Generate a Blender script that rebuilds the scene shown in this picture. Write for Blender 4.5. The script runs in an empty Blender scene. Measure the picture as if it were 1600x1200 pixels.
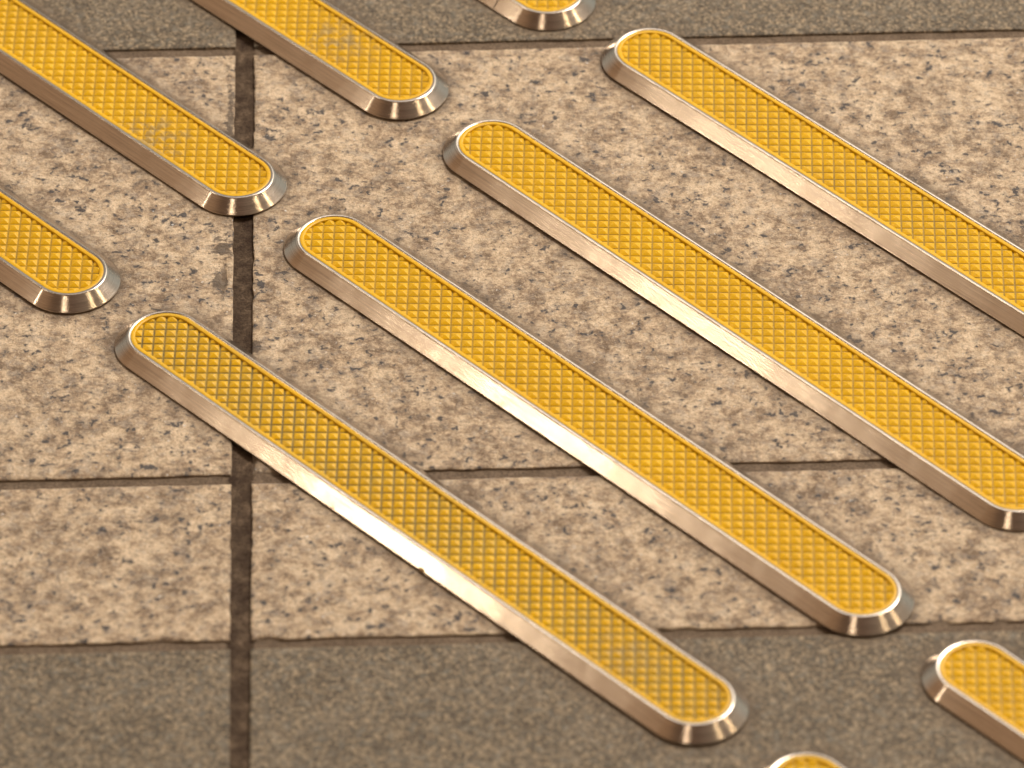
import bpy, math, random
import numpy as np
from mathutils import Vector, Matrix
random.seed(4)
MM = 0.001
sc = bpy.context.scene
COL = sc.collection

# ------------------------------------------------------------------ camera
cam_d = bpy.data.cameras.new('camera'); cam = bpy.data.objects.new('camera', cam_d); COL.objects.link(cam)
Rv = Vector((0.99993815, -0.00720837, -0.00847001)); Uv = Vector((0.01112212, 0.64807065, 0.761499)); Fv = Vector((0, 0.7615461, -0.64811074))
m = Matrix((Rv, Uv, -Fv)).transposed().to_4x4(); m.translation = Vector((0, -1.66645355, 1.41822857))
cam.matrix_world = m
cam_d.sensor_width = 36.0; cam_d.lens = 10312.443 / 1600 * 36
cam_d.clip_start = 0.05; cam_d.clip_end = 100
cam_d.dof.use_dof = True; cam_d.dof.focus_distance = 2.236; cam_d.dof.aperture_fstop = 11.5
sc.camera = cam

# ------------------------------------------------------------------ world + lamps
w = bpy.data.worlds.new('World'); sc.world = w; w.use_nodes = True
nt = w.node_tree; nt.nodes.clear()
out = nt.nodes.new('ShaderNodeOutputWorld'); bg = nt.nodes.new('ShaderNodeBackground')
tc = nt.nodes.new('ShaderNodeTexCoord'); sx = nt.nodes.new('ShaderNodeSeparateXYZ')
nt.links.new(tc.outputs['Generated'], sx.inputs[0])
def wramp(sock, pts):
    r = nt.nodes.new('ShaderNodeValToRGB'); nt.links.new(sock, r.inputs[0])
    while len(r.color_ramp.elements) < len(pts): r.color_ramp.elements.new(.5)
    for el, (p_, c_) in zip(r.color_ramp.elements, pts): el.position = p_; el.color = (*c_, 1)
    return r.outputs[0]
mr = nt.nodes.new('ShaderNodeMapRange'); mr.inputs[1].default_value = -1; nt.links.new(sx.outputs['X'], mr.inputs[0])
side = wramp(mr.outputs[0], [(0.0, (.44, .27, .155)), (.16, (.40, .245, .14)), (.25, (.17, .105, .065)), (.55, (.18, .12, .085)), (.78, (.30, .23, .17)), (1, (.34, .28, .21))])
up = wramp(sx.outputs['Z'], [(0.0, (.58, .68, .70)), (.35, (1, 1, 1)), (.80, (1, 1, 1)), (1, (1.3, 1.3, 1.3))])
mx = nt.nodes.new('ShaderNodeMix'); mx.data_type = 'RGBA'; mx.blend_type = 'MULTIPLY'; mx.inputs[0].default_value = 1
bk = wramp(sx.outputs['Y'], [(0, (0, 0, 0)), (.30, (0, 0, 0)), (.65, (1, 1, 1))])
bz = wramp(sx.outputs['Z'], [(0, (1, 1, 1)), (.60, (1, 1, 1)), (.80, (0, 0, 0))])
bx_ = wramp(sx.outputs['X'], [(0, (.7, .7, .7)), (.25, (1, 1, 1))])
b0 = nt.nodes.new('ShaderNodeMix'); b0.data_type = 'RGBA'; b0.blend_type = 'MULTIPLY'; b0.inputs[0].default_value = 1
nt.links.new(bz, b0.inputs[6]); nt.links.new(bx_, b0.inputs[7]); bz = b0.outputs[2]
bm = nt.nodes.new('ShaderNodeMix'); bm.data_type = 'RGBA'; bm.blend_type = 'MULTIPLY'; bm.inputs[0].default_value = 1
nt.links.new(bk, bm.inputs[6]); nt.links.new(bz, bm.inputs[7])
bw = nt.nodes.new('ShaderNodeMix'); bw.data_type = 'RGBA'; nt.links.new(bm.outputs[2], bw.inputs[0]); nt.links.new(side, bw.inputs[6]); bw.inputs[7].default_value = (.64, .64, .59, 1)
nt.links.new(bw.outputs[2], mx.inputs[6]); nt.links.new(up, mx.inputs[7]); nt.links.new(mx.outputs[2], bg.inputs[0])
bg.inputs[1].default_value = 1.0
nt.links.new(bg.outputs[0], out.inputs[0])

def area(name, direction, dist, sx_, sy_, power, color, spin=0.0, target=(0, 0, 0)):
    d = Vector(direction).normalized()
    l = bpy.data.lights.new(name, 'AREA'); l.shape = 'RECTANGLE'; l.size = sx_; l.size_y = sy_
    l.energy = power; l.color = color
    o = bpy.data.objects.new(name, l); COL.objects.link(o)
    o.location = Vector(target) + d * dist
    q = d.to_track_quat('Z', 'Y'); o.rotation_euler = (q @ Matrix.Rotation(spin, 3, 'Z').to_quaternion()).to_euler()
    return o
def aim(az, el): return (math.cos(math.radians(el)) * math.cos(math.radians(az)), math.cos(math.radians(el)) * math.sin(math.radians(az)), math.sin(math.radians(el)))
# the broad overhead light behind and to the right of the bars
area('overhead_light', aim(50, 53), 2.6, 1.0, 0.7, 66, (1.0, 0.90, 0.78))
# the bright bay beyond the platform that the flat rims mirror
area('bay_light', aim(61, 46), 3.2, 2.9, 1.1, 24, (1.0, 0.97, 0.90))
# warm lamps standing round the spot; their images make the streaks on the bevels and bar ends
area('lamp_left', aim(-177.2, 32.5), 12.0, 0.23, 0.6, 31, (1.0, 0.86, 0.66))
area('lamp_back_left', aim(139, 57), 6.0, 0.9, 0.9, 24, (1.0, 0.88, 0.70))
area('lamp_right', aim(-1.6, 39.3), 6.0, 0.12, 0.7, 15, (1.0, 0.76, 0.45))
area('lamp_front_right', aim(-28.7, 49.3), 6.0, 0.12, 0.7, 12, (1.0, 0.78, 0.48))
area('lamp_front', aim(-110.6, 55.9), 6.0, 0.50, 0.7, 12, (1.0, 0.80, 0.58))

sc.view_settings.view_transform = 'Standard'; sc.view_settings.look = 'None'
sc.view_settings.exposure = 0.0; sc.view_settings.gamma = 1.0; sc.view_settings.use_curve_mapping = False
sc.render.engine = 'CYCLES'

# ------------------------------------------------------------------ the bars: where each lies and how it looks
BARS = [  # x, y (mm), angle, grime, smudge, smudge spot along the bar (mm), label
 (-29.76, -68.22, -46.38, 1.0, .5, (95, 0), 'grimy yellow bar with white glare on its long edge, lying across the dark upright joint'),
 (25.27, -18.50, -46.72, .62, .0, (0, 0), 'clean yellow steel-edged bar between the grimy front bar and the one touching the right edge'),
 (78.53, 31.78, -47.17, .58, .0, (0, 0), 'yellow bar wholly on beige stone except its lower round end touching the right picture edge'),
 (135.03, 83.93, -46.68, .7, .0, (0, 0), 'uppermost long yellow bar, starting rounded at the upper dark joint and leaving at right'),
 (-234.72, 145.33, -46.3, .62, .0, (0, 0), 'short stub of yellow bar at the left edge, rounded end wholly on beige stone'),
 (-179.38, 196.63, -46.3, .55, .8, (88, -6), 'yellow bar from the top left corner, grey scuff near its end over the upright joint'),
 (-123.82, 248.68, -46.3, .6, .8, (92, 2), 'dark-smudged yellow bar from the top edge, ending on beige stone below dark paving'),
 (-71.64, 299.12, -46.3, .6, .3, (60, 0), 'rounded steel bar tip cut by the top edge, wholly on the upper dark paving'),
 (174.61, -286.93, -46.88, .6, .0, (0, 0), 'barely showing rounded top of a yellow bar cut by the bottom edge'),
 (229.84, -236.39, -46.88, .6, .0, (0, 0), 'blurred pale-rimmed rounded start of a yellow bar in the lower right corner'),
]

# ------------------------------------------------------------------ node helpers
class NT:
    def __init__(s, name):
        s.m = bpy.data.materials.new(name); s.m.use_nodes = True; s.t = s.m.node_tree; s.t.nodes.clear()
        s.out = s.n('ShaderNodeOutputMaterial'); s.b = s.n('ShaderNodeBsdfPrincipled'); s.l(s.b.outputs[0], s.out.inputs[0])
        s.tc = s.n('ShaderNodeTexCoord')
    def n(s, t, **k):
        x = s.t.nodes.new(t)
        for a, b in k.items(): setattr(x, a, b)
        return x
    def l(s, a, b): s.t.links.new(a, b)
    def put(s, v, sock):
        if hasattr(v, 'is_linked') or isinstance(v, bpy.types.NodeSocket): s.l(v, sock)
        else: sock.default_value = v
    def map(s, src=None, scale=(1000, 1000, 1000), loc=(0, 0, 0), rot=(0, 0, 0)):
        x = s.n('ShaderNodeMapping'); s.l(src or s.tc.outputs['Object'], x.inputs[0])
        x.inputs['Scale'].default_value = scale; x.inputs['Location'].default_value = loc; x.inputs['Rotation'].default_value = rot
        return x.outputs[0]
    def noise(s, v, scale, detail=4, rough=.55, dist=0., lac=2.0):
        x = s.n('ShaderNodeTexNoise'); s.l(v, x.inputs['Vector']); x.inputs['Scale'].default_value = scale
        x.inputs['Detail'].default_value = detail; x.inputs['Roughness'].default_value = rough; x.inputs['Distortion'].default_value = dist
        x.inputs['Lacunarity'].default_value = lac
        return x.outputs['Fac']
    def vor(s, v, scale, feature='F1', outn='Distance', rand=1.0):
        x = s.n('ShaderNodeTexVoronoi', feature=feature); s.l(v, x.inputs['Vector']); x.inputs['Scale'].default_value = scale
        x.inputs['Randomness'].default_value = rand
        return x.outputs[outn]
    def ramp(s, f, pts, interp='LINEAR'):
        x = s.n('ShaderNodeValToRGB'); s.l(f, x.inputs[0]); r = x.color_ramp; r.interpolation = interp
        while len(r.elements) < len(pts): r.elements.new(.5)
        for el, (p, c) in zip(r.elements, pts):
            el.position = p; el.color = (c, c, c, 1) if isinstance(c, (int, float)) else (*c, 1)
        return x.outputs[0]
    def mix(s, f, a, b, blend='MIX'):
        x = s.n('ShaderNodeMix', data_type='RGBA', blend_type=blend)
        s.put(f, x.inputs[0])
        for v, so in ((a, x.inputs[6]), (b, x.inputs[7])):
            if isinstance(v, tuple): so.default_value = (*v, 1)
            else: s.l(v, so)
        return x.outputs[2]
    def math(s, op, a, b=0.0, c=None, clamp=False):
        x = s.n('ShaderNodeMath', operation=op, use_clamp=clamp); s.put(a, x.inputs[0]); s.put(b, x.inputs[1])
        if c is not None: s.put(c, x.inputs[2])
        return x.outputs[0]
    def bump(s, h, dist, strength=1.0, normal=None):
        x = s.n('ShaderNodeBump'); s.l(h, x.inputs['Height']); x.inputs['Distance'].default_value = dist; x.inputs['Strength'].default_value = strength
        if normal: s.l(normal, x.inputs['Normal'])
        return x.outputs[0]

# ------------------------------------------------------------------ materials
def grime_shade_round_bars(s, c):
    """brown dirt mixed with painted contact shade where the bars meet the stone, broken up by noise"""
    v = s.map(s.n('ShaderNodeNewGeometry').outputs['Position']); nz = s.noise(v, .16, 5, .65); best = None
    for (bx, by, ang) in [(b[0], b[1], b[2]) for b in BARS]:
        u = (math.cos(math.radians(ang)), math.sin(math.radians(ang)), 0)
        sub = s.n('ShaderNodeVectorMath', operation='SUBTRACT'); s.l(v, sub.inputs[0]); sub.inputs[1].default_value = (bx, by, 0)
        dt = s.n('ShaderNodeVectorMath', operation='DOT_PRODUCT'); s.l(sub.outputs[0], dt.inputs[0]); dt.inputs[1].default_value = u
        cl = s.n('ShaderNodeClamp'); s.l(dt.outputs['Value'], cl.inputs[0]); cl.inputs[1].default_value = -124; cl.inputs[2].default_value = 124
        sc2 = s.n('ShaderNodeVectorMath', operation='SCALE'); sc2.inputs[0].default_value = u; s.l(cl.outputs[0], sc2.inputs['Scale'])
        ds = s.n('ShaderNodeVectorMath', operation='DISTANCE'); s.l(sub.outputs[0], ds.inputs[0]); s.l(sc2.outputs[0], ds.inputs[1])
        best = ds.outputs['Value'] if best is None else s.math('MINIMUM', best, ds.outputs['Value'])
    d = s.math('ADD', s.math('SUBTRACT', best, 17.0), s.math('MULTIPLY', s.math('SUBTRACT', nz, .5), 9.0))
    return s.mix(s.ramp(s.math('DIVIDE', d, 10.0), [(.02, .68), (.22, .34), (.7, 0)]), c, (.13, .092, .060))  # contact shade put into the stone colour together with dirt

def mat_granite():
    s = NT('beige_granite'); v = s.map(scale=(960, 1000, 1000))
    warp = s.n('ShaderNodeTexNoise'); s.l(v, warp.inputs['Vector']); warp.inputs['Scale'].default_value = .25; warp.inputs['Detail'].default_value = 3
    va = s.n('ShaderNodeVectorMath', operation='MULTIPLY_ADD'); s.l(warp.outputs['Color'], va.inputs[0]); va.inputs[1].default_value = (3, 3, 3); s.l(v, va.inputs[2])
    v2 = va.outputs[0]
    big = s.noise(v2, .045, 4, .55)
    cloud = s.math('ADD', s.noise(v2, .17, 9, .71, .15), s.math('MULTIPLY', s.math('SUBTRACT', big, .5), .30))
    c = s.ramp(cloud, [(.37, (.185, .125, .080)), (.435, (.30, .212, .138)), (.475, (.43, .315, .212)), (.53, (.56, .42, .28)), (.60, (.69, .54, .38))])
    # angular feldspar / quartz grains
    vo = s.n('ShaderNodeTexVoronoi'); s.l(v2, vo.inputs['Vector']); vo.inputs['Scale'].default_value = .55
    rc = s.n('ShaderNodeSeparateColor'); s.l(vo.outputs['Color'], rc.inputs[0])
    c = s.mix(s.ramp(rc.outputs[0], [(.0, .35), (.2, .15), (.26, 0)]), c, (.25, .185, .13))
    c = s.mix(s.ramp(rc.outputs[1], [(.74, 0), (.80, .18), (1, .3)]), c, (.68, .56, .41))
    q = s.ramp(s.noise(v2, .26, 7, .68), [(.53, 0), (.61, 1)])
    c = s.mix(s.math('MULTIPLY', q, .5), c, (.37, .315, .265))
    g = s.noise(v, .70, 5, .72)
    c = s.mix(s.ramp(g, [(.54, 0), (.62, .55)]), c, (.70, .56, .39))
    c = s.mix(s.ramp(g, [(.36, .7), (.45, 0)]), c, (.19, .13, .085))
    # dark mica specks, clustered
    clus = s.ramp(s.noise(v, .08, 3, .5), [(.38, .0), (.62, 1.)])
    sp = s.noise(v2, .40, 2, .5)
    th = s.math('ADD', sp, s.math('MULTIPLY', clus, .055))
    c = s.mix(s.ramp(th, [(.56, 0), (.68, .6)]), c, (.20, .16, .125))
    spm = s.ramp(th, [(.672, 0), (.705, 1)])
    sp2 = s.ramp(s.noise(v, .85, 3, .6), [(.655, 0), (.70, 1)])
    c = s.mix(s.math('MULTIPLY', spm, .85), c, (.042, .040, .048))
    c = s.mix(s.math('MULTIPLY', sp2, .75), c, (.085, .078, .082))
    # sparse crystal glints, painted in as pale specks
    c = s.mix(s.ramp(s.noise(v, .62, 2, .5, 0.0), [(.715, 0), (.74, .8)]), c, (.72, .71, .70))
    f = s.noise(v, 1.5, 4, .8)
    c = s.mix(1.0, c, s.ramp(f, [(.3, .74), (.7, 1.24)]), 'MULTIPLY')
    c = grime_shade_round_bars(s, c)
    # grout smears and damp spots beside the dark joint
    co = s.map(scale=(1000, 1000, 1000)); sep = s.n('ShaderNodeSeparateXYZ'); s.l(co, sep.inputs[0])
    nz = s.noise(co, .35, 4, .6)
    for (x0, y0, rx, ry) in ((-96.5, 75, 4.0, 8), (-97, 56, 3.4, 7), (-86.5, -35, 3.4, 10), (-88, 30, 1.6, 45), (-94.4, 130, 1.8, 50), (-86, 22, 3.2, 5), (-88, 145, 2.2, 30)):
        dx = s.math('DIVIDE', s.math('SUBTRACT', sep.outputs[0], x0), rx); dy = s.math('DIVIDE', s.math('SUBTRACT', sep.outputs[1], y0), ry)
        d = s.math('SQRT', s.math('ADD', s.math('MULTIPLY', dx, dx), s.math('MULTIPLY', dy, dy)))
        d = s.math('ADD', d, s.math('MULTIPLY', s.math('SUBTRACT', nz, .5), 3.2))
        c = s.mix(s.ramp(d, [(.55, .78), (.85, 0)]), c, (.075, .054, .040))
    s.l(c, s.b.inputs['Base Color'])
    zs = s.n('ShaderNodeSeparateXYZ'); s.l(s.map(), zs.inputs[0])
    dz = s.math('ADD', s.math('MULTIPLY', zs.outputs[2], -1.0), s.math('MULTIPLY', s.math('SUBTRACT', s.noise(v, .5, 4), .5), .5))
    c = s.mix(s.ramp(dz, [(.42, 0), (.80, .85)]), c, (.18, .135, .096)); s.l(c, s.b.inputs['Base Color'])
    s.l(s.ramp(s.noise(v2, .3, 5, .6), [(.35, .38), (.65, .72)]), s.b.inputs['Roughness'])
    s.b.inputs['Specular IOR Level'].default_value = .35
    h = s.math('ADD', s.math('MULTIPLY', s.noise(v2, .20, 8, .62), 1.0), s.math('MULTIPLY', s.noise(v, .75, 5, .7), .42))
    h = s.math('SUBTRACT', h, s.math('MULTIPLY', spm, .04))
    s.l(s.bump(h, .0020, .8), s.b.inputs['Normal'])
    return s.m

def mat_dark():
    s = NT('dark_granite'); v = s.map()
    a = s.noise(v, .045, 5, .6)
    c = s.ramp(a, [(.35, (.120, .093, .064)), (.65, (.185, .150, .110))])
    vo = s.n('ShaderNodeTexVoronoi'); s.l(v, vo.inputs['Vector']); vo.inputs['Scale'].default_value = 1.25
    rc = s.n('ShaderNodeSeparateColor'); s.l(vo.outputs['Color'], rc.inputs[0])
    vo2 = s.n('ShaderNodeTexVoronoi'); s.l(v, vo2.inputs['Vector']); vo2.inputs['Scale'].default_value = .85
    rc2 = s.n('ShaderNodeSeparateColor'); s.l(vo2.outputs['Color'], rc2.inputs[0])
    c = s.mix(s.ramp(rc.outputs[0], [(.68, 0), (.74, .5), (1, .95)]), c, (.36, .275, .18))
    c = s.mix(s.ramp(rc.outputs[1], [(.62, 0), (.68, .6), (1, .9)]), c, (.062, .048, .034))
    c = s.mix(s.ramp(rc2.outputs[0], [(.80, 0), (.84, .3), (1, .6)]), c, (.38, .30, .20))
    c = s.mix(s.ramp(rc2.outputs[1], [(.78, 0), (.82, .5)]), c, (.10, .085, .065))
    c = s.mix(s.ramp(s.noise(v, .30, 4, .65), [(.52, 0), (.66, .45)]), c, (.21, .205, .18))
    c = s.mix(1.0, c, s.ramp(s.noise(v, 1.4, 3, .7), [(.3, .7), (.7, 1.28)]), 'MULTIPLY')
    c = grime_shade_round_bars(s, c)
    s.l(c, s.b.inputs['Base Color']); s.b.inputs['Roughness'].default_value = .6; s.b.inputs['Specular IOR Level'].default_value = .22
    h = s.math('ADD', s.noise(v, .22, 6, .6), s.math('MULTIPLY', s.noise(v, .9, 5, .65), .35))
    s.l(s.bump(h, .0014, .7), s.b.inputs['Normal'])
    return s.m

def mat_grout():
    s = NT('grout'); v = s.map(); sep = s.n('ShaderNodeSeparateXYZ'); s.l(v, sep.inputs[0])
    c = s.ramp(s.noise(v, .12, 6, .6), [(.35, (.115, .083, .058)), (.65, (.165, .122, .088))])
    # the upright joint was filled with a darker mix
    dark = s.ramp(s.noise(v, .2, 6, .65), [(.34, (.034, .020, .013)), (.54, (.070, .047, .031)), (.72, (.15, .105, .07))])
    dx = s.math('ABSOLUTE', s.math('SUBTRACT', sep.outputs[0], -89.45)); 
    mk = s.math('ADD', s.math('MULTIPLY', dx, .1), s.math('MULTIPLY', s.math('SUBTRACT', s.noise(v, .3, 3), .5), .35))
    c = s.mix(s.ramp(mk, [(.36, 1), (.46, 0)]), c, dark)
    c = s.mix(1.0, c, s.ramp(s.noise(v, 1.2, 4, .75), [(.3, .5), (.7, 1.55)]), 'MULTIPLY')
    s.l(c, s.b.inputs['Base Color']); s.b.inputs['Roughness'].default_value = .8; s.b.inputs['Specular IOR Level'].default_value = .12
    h = s.math('ADD', s.noise(v, .3, 5, .6), s.math('MULTIPLY', s.noise(v, 1.6, 3, .6), .2))
    s.l(s.bump(h, .0012, .6), s.b.inputs['Normal'])
    return s.m

def mat_metal(name='brushed_stainless_steel', aniso=.93):
    s = NT(name)
    uv = s.tc.outputs['UV']                       # u runs round the bar, v across its profile, both in mm
    br = s.noise(s.map(uv, (.030, 2.6, 1)), 1.0, 5, .8)
    br2 = s.noise(s.map(uv, (.25, 9.0, 1)), 1.0, 3, .7)
    wv = s.noise(s.map(s.tc.outputs['Object'], (900, 900, 900)), .06, 2, .5)
    c = s.ramp(br, [(.36, (.40, .335, .275)), (.5, (.56, .475, .395)), (.66, (.68, .59, .50))])
    # dull weathering and small dark nicks
    gr = s.ramp(s.noise(s.map(), .35, 5, .65), [(.60, 0), (.75, .3)])
    c = s.mix(gr, c, (.34, .26, .20))
    s.l(c, s.b.inputs['Base Color']); s.b.inputs['Metallic'].default_value = 1
    s.l(s.math('ADD', s.math('MULTIPLY', br2, .12), s.math('ADD', s.math('MULTIPLY', gr, .16), .115)), s.b.inputs['Roughness'])
    s.b.inputs['Anisotropic'].default_value = aniso; s.b.inputs['Anisotropic Rotation'].default_value = .25
    tg = s.n('ShaderNodeTangent', direction_type='UV_MAP', uv_map='UVMap'); s.l(tg.outputs[0], s.b.inputs['Tangent'])
    h = s.math('ADD', s.math('MULTIPLY', br, .016), s.math('ADD', s.math('MULTIPLY', br2, .006), s.math('MULTIPLY', wv, .055)))
    s.l(s.bump(h, .001, 1.0), s.b.inputs['Normal'])
    return s.m

def mat_yellow():
    s = NT('yellow_moulded_plastic'); v = s.map()
    at = s.n('ShaderNodeAttribute', attribute_type='OBJECT', attribute_name='grime')
    sm = s.n('ShaderNodeAttribute', attribute_type='OBJECT', attribute_name='smudge')
    sc_ = s.n('ShaderNodeAttribute', attribute_type='OBJECT', attribute_name='smudge_at')
    c = s.ramp(s.noise(v, .05, 4, .6), [(.3, (.68, .382, .003)), (.7, (.76, .44, .004))])
    # dirt packed in the grooves (by depth below the rim) and thin film of grime
    sep = s.n('ShaderNodeSeparateXYZ'); s.l(v, sep.inputs[0])
    groove = s.ramp(s.math('DIVIDE', sep.outputs[2], 5.0), [(.750, 1), (.775, 0)])
    gn = s.ramp(s.noise(v, .16, 4, .6), [(.3, .5), (.65, 1)])
    c = s.mix(s.math('MULTIPLY', s.math('MULTIPLY', groove, gn), at.outputs['Fac']), c, (.075, .060, .022))
    film = s.ramp(s.noise(v, .12, 6, .72), [(.42, 0), (.68, .30)])
    g3 = s.math('POWER', at.outputs['Fac'], 4.0)
    c = s.mix(s.math('MULTIPLY', film, s.math('MULTIPLY_ADD', g3, 1.3, .35)), c, (.40, .29, .065))
    low = s.ramp(s.math('DIVIDE', sep.outputs[2], 5.0), [(.765, .45), (.80, 0)])
    c = s.mix(s.math('MULTIPLY', s.math('MULTIPLY', low, gn), g3), c, (.20, .15, .04))
    # grey scuffs around one spot of the strip
    dd = s.n('ShaderNodeVectorMath', operation='DISTANCE'); s.l(v, dd.inputs[0]); s.l(sc_.outputs['Vector'], dd.inputs[1])
    near = s.ramp(s.math('DIVIDE', dd.outputs['Value'], 60.0), [(.08, 1), (.42, 0)])
    sf = s.ramp(s.math('ADD', s.noise(v, .22, 6, .75), s.math('MULTIPLY', near, .16)), [(.60, 0), (.70, .75)])
    c = s.mix(s.math('MULTIPLY', s.math('MULTIPLY', sf, near), sm.outputs['Fac']), c, (.27, .22, .13))
    s.l(c, s.b.inputs['Base Color'])
    s.l(s.math('ADD', s.math('MULTIPLY', s.noise(v, .6, 4, .7), .16), .20), s.b.inputs['Roughness'])
    s.b.inputs['Specular IOR Level'].default_value = .32
    s.l(s.bump(s.noise(v, 2.2, 3, .6), .0002, .5), s.b.inputs['Normal'])
    return s.m

GRAN, DARK, GROUT, METAL, YELLOW = mat_granite(), mat_dark(), mat_grout(), mat_metal(), mat_yellow()
EDGE = mat_metal('burnished_steel_edge', .0)

# ------------------------------------------------------------------ numpy noise
def vnoise(x, y, seed=0):
    xi = np.floor(x).astype(np.int64); yi = np.floor(y).astype(np.int64); fx = x - xi; fy = y - yi
    fx = fx * fx * (3 - 2 * fx); fy = fy * fy * (3 - 2 * fy)
    def h(a, b):
        n = (a * 374761393 + b * 668265263 + seed * 974711) & 0x7fffffff
        n = ((n ^ (n >> 13)) * 1274126177) & 0x7fffffff
        return ((n ^ (n >> 16)) & 0xffff) / 65535.0
    return (h(xi, yi) * (1 - fx) + h(xi + 1, yi) * fx) * (1 - fy) + (h(xi, yi + 1) * (1 - fx) + h(xi + 1, yi + 1) * fx) * fy
def fbm(x, y, seed=0, o=4):
    r = np.zeros_like(x, dtype=float); a = .5; t = 0
    for i in range(o): r += a * vnoise(x * 2 ** i, y * 2 ** i, seed + i * 17); t += a; a *= .5
    return r / t

def mesh_obj(name, V, F, mats, uv=None, midx=None, smooth=True, parent=None):
    me = bpy.data.meshes.new(name)
    me.from_pydata([tuple(v) for v in V], [], [tuple(f) for f in F])
    for mt in mats: me.materials.append(mt)
    if midx is not None: me.polygons.foreach_set('material_index', midx)
    me.polygons.foreach_set('use_smooth', [smooth] * len(me.polygons) if isinstance(smooth, bool) else smooth)
    if uv is not None:
        l = me.uv_layers.new(name='UVMap'); l.data.foreach_set('uv', np.asarray(uv, dtype=np.float32).ravel())
    me.update()
    o = bpy.data.objects.new(name, me); COL.objects.link(o)
    if parent: o.parent = parent
    return o

# ------------------------------------------------------------------ paving (mm, in a frame turned 1.1 degrees)
ROT = math.radians(1.1)
VG = -89.45; VW = 6.3
def xs_for(x0, x1, fine, coarse, lo, hi):
    edge = [0, .12, .3, .6, 1.0, 1.6, 2.4]
    a = [x0 + e for e in edge]; b = [x1 - e for e in edge][::-1]; mid = []; x = a[-1]
    while x < b[0] - .6:
        st = fine if lo < x < hi else coarse
        x += st
        if x < b[0] - .4: mid.append(x)
    return np.array(a + mid + b)
TILES = []
HG = [(-124.0, 4.2), (-44.3, 4.4), (185.0, 4.6)]
rows = [(-1500, -736.5, 1), (-732, -430, 1), (-425.5, HG[0][0] - HG[0][1] / 2, 1), (HG[0][0] + HG[0][1] / 2, HG[1][0] - HG[1][1] / 2, 0),
        (HG[1][0] + HG[1][1] / 2, HG[2][0] - HG[2][1] / 2, 0), (HG[2][0] + HG[2][1] / 2, 485, 1), (489.5, 790, 1), (794.5, 2500, 1)]
cols = [(-1800, -704), (-699.5, -400.5), (-396, VG - VW / 2), (VG + VW / 2, 209), (213.5, 512), (516.5, 1800)]
chips = [(133, HG[0][0] + 2.1, 3.4, 2.2), (152, HG[0][0] + 2.1, 2.2, 1.3), (-115, HG[0][0] + 2.1, 5, 1.1), (-81, HG[0][0] + 2.1, 4, 1.2), (52, HG[0][0] + 2.1, 4, .9),
         (-83, HG[1][0] + 2.2, 7, 2.0), (126, HG[1][0] + 2.2, 5, 1.3), (-86.6, -37, 2.2, 6), (-88, 34, 1.6, 5), (-88, 143, 1.5, 9), (-96, 60, 1.4, 8)]
PV, PF, PM = [], [], []
nv = 0
for ri, (y0, y1, kind) in enumerate(rows):
    for ci, (x0, x1) in enumerate(cols):
        vis = x1 > -260 and x0 < 260 and y1 > -260 and y0 < 330
        X = xs_for(x0, x1, 1.0 if vis else 60, 12 if vis else 60, -230, 230); Y = xs_for(y0, y1, 1.0 if vis else 60, 12 if vis else 60, -240, 260)
        gx, gy = np.meshgrid(X, Y)
        seed = ri * 31 + ci * 7 + 3
        dl, dr, db, dt = gx - x0, x1 - gx, gy - y0, y1 - gy
        z = np.zeros_like(gx); ox = gx.copy(); oy = gy.copy()
        if vis:
            rough = 1.0 if kind == 0 else .35
            def ed(c, s): return rough * (.10 + .42 * np.maximum(fbm(c / 5.0, c * 0 + s, seed + s, 5) - .42, 0) * 2.2 + .07 * np.maximum(vnoise(c / 1.1, c * 0 + s * 3, seed) - .6, 0))
            ox += 1.5 * ed(gy, 1) * np.exp(-dl / 2.2) - 1.1 * ed(gy, 2) * np.exp(-dr / 2.2)
            oy += ed(gx, 3) * np.exp(-db / 2.2) - ed(gx, 4) * np.exp(-dt / 2.2)
            z += rough * (.40 * (fbm(gx / 9, gy / 7, seed, 4) - .5) + .25 * (fbm(gx / 2.2, gy / 2.0, seed + 5, 3) - .5))
            d = np.minimum(np.minimum(dl, dr), np.minimum(db, dt))
            z *= np.clip(d / 1.5, .2, 1)
            z -= .42 * np.exp(-d / .55) * (.6 + .4 * rough)
            if kind == 0:
                for (cx, cy, rx, ry) in chips:
                    q = np.sqrt(((gx - cx) / rx) ** 2 + ((gy - cy) / ry) ** 2) + .7 * (fbm(gx / 1.6, gy / 1.6, 77, 3) - .5)
                    z -= 1.6 * np.clip(1.15 - q, 0, .75)
        ny, nx = gx.shape
        P = np.stack([ox.ravel(), oy.ravel(), z.ravel()], 1)
        idx = np.arange(nx * ny).reshape(ny, nx)
        Fq = np.stack([idx[:-1, :-1].ravel(), idx[:-1, 1:].ravel(), idx[1:, 1:].ravel(), idx[1:, :-1].ravel()], 1)
        ring = np.concatenate([idx[0, :-1], idx[:-1, -1], idx[-1, :0:-1], idx[:0:-1, 0]])
        S = P[ring].copy(); S[:, 2] = -6.0
        k = len(ring); si = nx * ny + np.arange(k)
        Fs = np.stack([ring, si, np.roll(si, -1), np.roll(ring, -1)], 1)
        PV.append(np.vstack([P, S])); PF.append(np.vstack([Fq, Fs]) + nv); PM.append(np.full(len(Fq) + len(Fs), kind)); nv += len(P) + k
PV = np.vstack(PV); PF = np.vstack(PF); PM = np.concatenate(PM)
pav = mesh_obj('pavement', PV * MM, PF.tolist(), [GRAN, DARK], midx=PM.astype(np.int32))
pav.rotation_euler = (0, 0, ROT); pav['kind'] = 'structure'
X = np.concatenate([[-1800], np.arange(-260, 260, 1.3), [1800]]); Y = np.concatenate([[-1500], np.arange(-260, 330, 1.3), [2500]])
gx, gy = np.meshgrid(X, Y)
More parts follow.
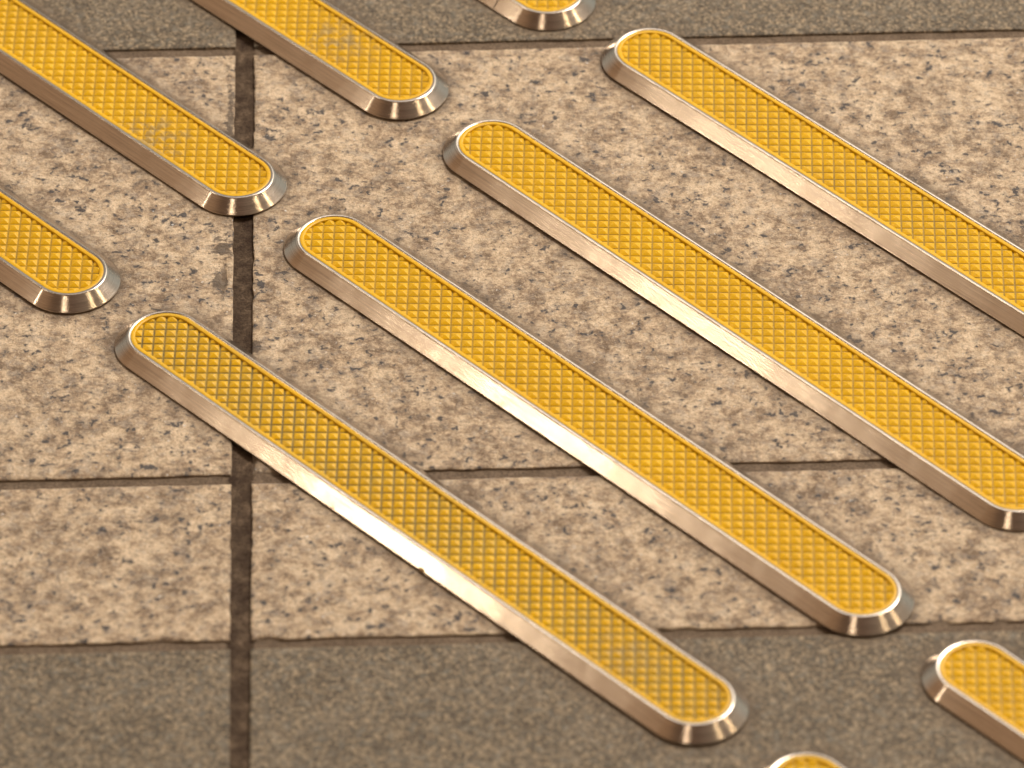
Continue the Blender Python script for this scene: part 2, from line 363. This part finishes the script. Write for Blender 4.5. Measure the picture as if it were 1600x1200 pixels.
z = -1.12 + .45 * (fbm(gx / 11, gy / 11, 5, 4) - .5) + .25 * (fbm(gx / 2, gy / 2, 9, 3) - .5) - .5 * np.exp(-((gx - VG) / 3.6) ** 2)
ny, nx = gx.shape; idx = np.arange(nx * ny).reshape(ny, nx)
gF = np.stack([idx[:-1, :-1].ravel(), idx[:-1, 1:].ravel(), idx[1:, 1:].ravel(), idx[1:, :-1].ravel()], 1)
gr = mesh_obj('ground', np.stack([gx.ravel(), gy.ravel(), z.ravel()], 1) * MM, gF.tolist(), [GROUT])
gr.rotation_euler = (0, 0, ROT); gr['kind'] = 'structure'

# ------------------------------------------------------------------ the tactile bar
WT, WB, H, HL = 12.57, 17.15, 4.63, 124.35        # half widths at top / base, height, half distance between cap centres
RIM, RING = 1.12, 1.45
NC = 40
def stadium(wd, nstr=16, nc=NC):
    pts = []
    for i in range(nc + 1):
        a = -math.pi / 2 + math.pi * i / nc; pts.append((HL + wd * math.cos(a), wd * math.sin(a)))
    for i in range(1, nstr): pts.append((HL - 2 * HL * i / nstr, wd))
    for i in range(nc + 1):
        a = math.pi / 2 + math.pi * i / nc; pts.append((-HL + wd * math.cos(a), wd * math.sin(a)))
    for i in range(1, nstr): pts.append((-HL + 2 * HL * i / nstr, -wd))
    return pts
def sweep(profile, cap_top=False):
    """profile: list of (half width, z); returns verts, faces, per-loop uvs in mm"""
    V = []; F = []; UV = []
    n = len(stadium(1.0))
    ref = stadium(15.0); per = [0]
    for i in range(n): per.append(per[-1] + math.dist(ref[i], ref[(i + 1) % n]))
    vv = [0]
    for a, b in zip(profile, profile[1:]): vv.append(vv[-1] + math.dist(a, b))
    for wd, z in profile:
        V += [(x, y, z) for x, y in stadium(wd)]
    for j in range(len(profile) - 1):
        for i in range(n):
            k = (i + 1) % n
            F.append((j * n + i, j * n + k, (j + 1) * n + k, (j + 1) * n + i))
            UV += [(per[i], vv[j]), (per[i + 1], vv[j]), (per[i + 1], vv[j + 1]), (per[i], vv[j + 1])]
    return V, F, UV
def arc(p0, p1, p2, n=4):
    return [((1 - t) ** 2 * p0[0] + 2 * t * (1 - t) * p1[0] + t * t * p2[0], (1 - t) ** 2 * p0[1] + 2 * t * (1 - t) * p1[1] + t * t * p2[1]) for t in [i / n for i in range(n + 1)]]
prof = [(WB - .75, -.6), (WB - .70, .22)] + arc((WB - .10, .30), (WB + .06, .50), (WB - .28, .76)) + [(WB - .42, .885), (WT + .42, H - .385)] + arc((WT + .28, H - .26), (WT, H), (WT - .25, H), 5) + [(WT - .36, H), (WT - RIM + .08, H), (WT - RIM, H - .06), (WT - RIM, H - 1.2)]
V, F, UV = sweep(prof)
body_v = [(x * MM, y * MM, z * MM) for x, y, z in V]

# yellow insert: flat ring + sunk field of pyramids
FLOOR = H - .95; TOP = H - .07
iw = WT - RIM - .03; inn = iw - RING
iv, iF, _ = sweep([(iw, H - 1.1), (iw, TOP - .05), (iw - .07, TOP), (inn + .10, TOP), (inn + .02, TOP - .08), (inn - .05, FLOOR - .02)])
ismooth = [True] * len(iF)
PIT = 2 * HL / 47 / math.sqrt(2); GW = .15; A = PIT / 2 - GW
cyv = stadium(inn, nstr=1, nc=32)
def clip(poly):
    for i in range(len(cyv)):
        a = cyv[i]; b = cyv[(i + 1) % len(cyv)]
        ex, ey = b[0] - a[0], b[1] - a[1]
        o = []; m_ = len(poly)
        for j in range(m_):
            p, q = poly[j], poly[(j + 1) % m_]
            dp = ex * (p[1] - a[1]) - ey * (p[0] - a[0]); dq = ex * (q[1] - a[1]) - ey * (q[0] - a[0])
            if dp >= 0: o.append(p)
            if (dp >= 0) != (dq >= 0):
                t = dp / (dp - dq); o.append(tuple(p[c] + (q[c] - p[c]) * t for c in range(3)))
        poly = o
        if len(poly) < 3: return []
    return poly
c45 = math.cos(math.pi / 4)
def rotc(x, y): return (x * c45 - y * c45, x * c45 + y * c45)
N = 60
levels = [(PIT / 2, 0.0), (A, 0.0), (A - .07, .10), (A * .5, .50), (A * .05, .80)]
for i in range(-N, N):
    for j in range(-N, N):
        cxl, cyl = (i + .5) * PIT, (j + .5) * PIT
        cx, cy = rotc(cxl, cyl); cx -= HL          # a groove crossing sits on each cap centre
        if abs(cy) > inn + PIT or abs(cx) > HL + inn + PIT: continue
        rad = PIT * .75
        ax = max(-HL, min(HL, cx)); dd = math.hypot(cx - ax, cy)
        if dd > inn + rad: continue
        full = dd < inn - rad
        polys = []
        for (s0, z0), (s1, z1) in zip(levels, levels[1:]):
            c0 = [(-s0, -s0), (s0, -s0), (s0, s0), (-s0, s0)]; c1 = [(-s1, -s1), (s1, -s1), (s1, s1), (-s1, s1)]
            for k in range(4):
                l = (k + 1) % 4
                polys.append([(c0[k], z0), (c0[l], z0), (c1[l], z1), (c1[k], z1)])
        s1, z1 = levels[-1]
        polys.append([((-s1, -s1), z1), ((s1, -s1), z1), ((s1, s1), z1), ((-s1, s1), z1)])
        for pl in polys:
            pp = []
            for (px, py), z in pl:
                X_, Y_ = rotc(px, py); pp.append((cx + X_, cy + Y_, FLOOR + z))
            if not full: pp = clip(pp)
            if len(pp) >= 3:
                b0 = len(iv); iv += pp; iF.append(tuple(range(b0, b0 + len(pp)))); ismooth.append(False)
ins_v = [(x * MM, y * MM, z * MM) for x, y, z in iv]

root0 = bpy.data.objects.new('tactile_bar', None); COL.objects.link(root0); root0.empty_display_size = .02
nper = len(stadium(1.0))
seg = [0] * (len(prof) - 1)
for j in range(len(seg)):
    zm = (prof[j][1] + prof[j + 1][1]) / 2; wm = (prof[j][0] + prof[j + 1][0]) / 2
    if zm > H - .27: seg[j] = 1      # the worn, burnished rim
body0 = mesh_obj('metal_frame', body_v, F, [METAL, EDGE], uv=UV, midx=np.repeat(np.array(seg, dtype=np.int32), nper), parent=root0)
ins0 = mesh_obj('yellow_insert', ins_v, iF, [YELLOW], smooth=ismooth, parent=root0)
ins0.data.validate()
for me in (body0.data,):
    me.update()

PITCH = [-.10, -.04, .10, .05, 0, .05, -.05, .1, 0, 0]
for i, (x, y, a, gm, sm, sp, lab) in enumerate(BARS):
    if i == 0: r, b, n = root0, body0, ins0
    else:
        r = root0.copy(); b = body0.copy(); n = ins0.copy()
        for o in (r, b, n): COL.objects.link(o)
        b.parent = r; n.parent = r
    r.location = (x * MM, y * MM, .00025); r.rotation_euler = (0, math.radians(PITCH[i]), math.radians(a))     # bars tilted a hair out of level to place the bevel highlights
    r['label'] = lab; r['category'] = 'tactile bar'; r['group'] = 'tactile paving bars set in slanting rows'
    n['grime'] = gm; n['smudge'] = sm; n['smudge_at'] = (float(sp[0]), float(sp[1]), 4.0)

# ------------------------------------------------------------------ small marks on single bars
def bevel_mark(parent, name, s0, s1, a0, a1, lift, mat, thick=.10):
    """a small raised/sunk sliver lying on the lower bevel; s along the bar, a 0..1 down the bevel"""
    def P(sv, av, dz): return (sv * MM, -(WT + .3 + av * (WB - WT - .6)) * MM, (H - .3 - av * (H - 1.06) + dz) * MM)
    rng = random.Random(7); V = []; n = 7
    for k in range(n):
        t = k / (n - 1); V.append(P(s0 + (s1 - s0) * t, a0 + rng.uniform(-.05, .05) * (a1 - a0 > .2 and 0 or 1), lift)); V.append(P(s0 + (s1 - s0) * t, a1 + rng.uniform(-.04, .04), lift))
    m_ = len(V); V += [(x, y, z - thick * MM) for x, y, z in V]; Fc = []
    for k in range(n - 1):
        a, b, c, d = 2 * k, 2 * k + 1, 2 * k + 3, 2 * k + 2
        Fc += [(a, b, c, d), (a + m_, d + m_, c + m_, b + m_), (a, d, d + m_, a + m_), (b, b + m_, c + m_, c)]
    Fc += [(0, m_, m_ + 1, 1), (m_ - 2, m_ - 1, 2 * m_ - 1, 2 * m_ - 2)]
    return mesh_obj(name, V, Fc, [mat], smooth=False, parent=parent)
sm_ = NT('dark_seam'); sm_.b.inputs['Base Color'].default_value = (.09, .06, .035, 1); sm_.b.inputs['Roughness'].default_value = .7
bars = sorted([o for o in COL.objects if o.name.startswith('tactile_bar')], key=lambda o: o.name)
bevel_mark(bars[7], 'seam', 113.6, 114.1, 0.0, 1.0, .03, sm_.m)
rs = NT('rust_chip'); rs.b.inputs['Base Color'].default_value = (.42, .24, .09, 1); rs.b.inputs['Roughness'].default_value = .6
bevel_mark(bars[0], 'chip', 16.5, 19.0, .93, 1.06, .10, rs.m, .25)
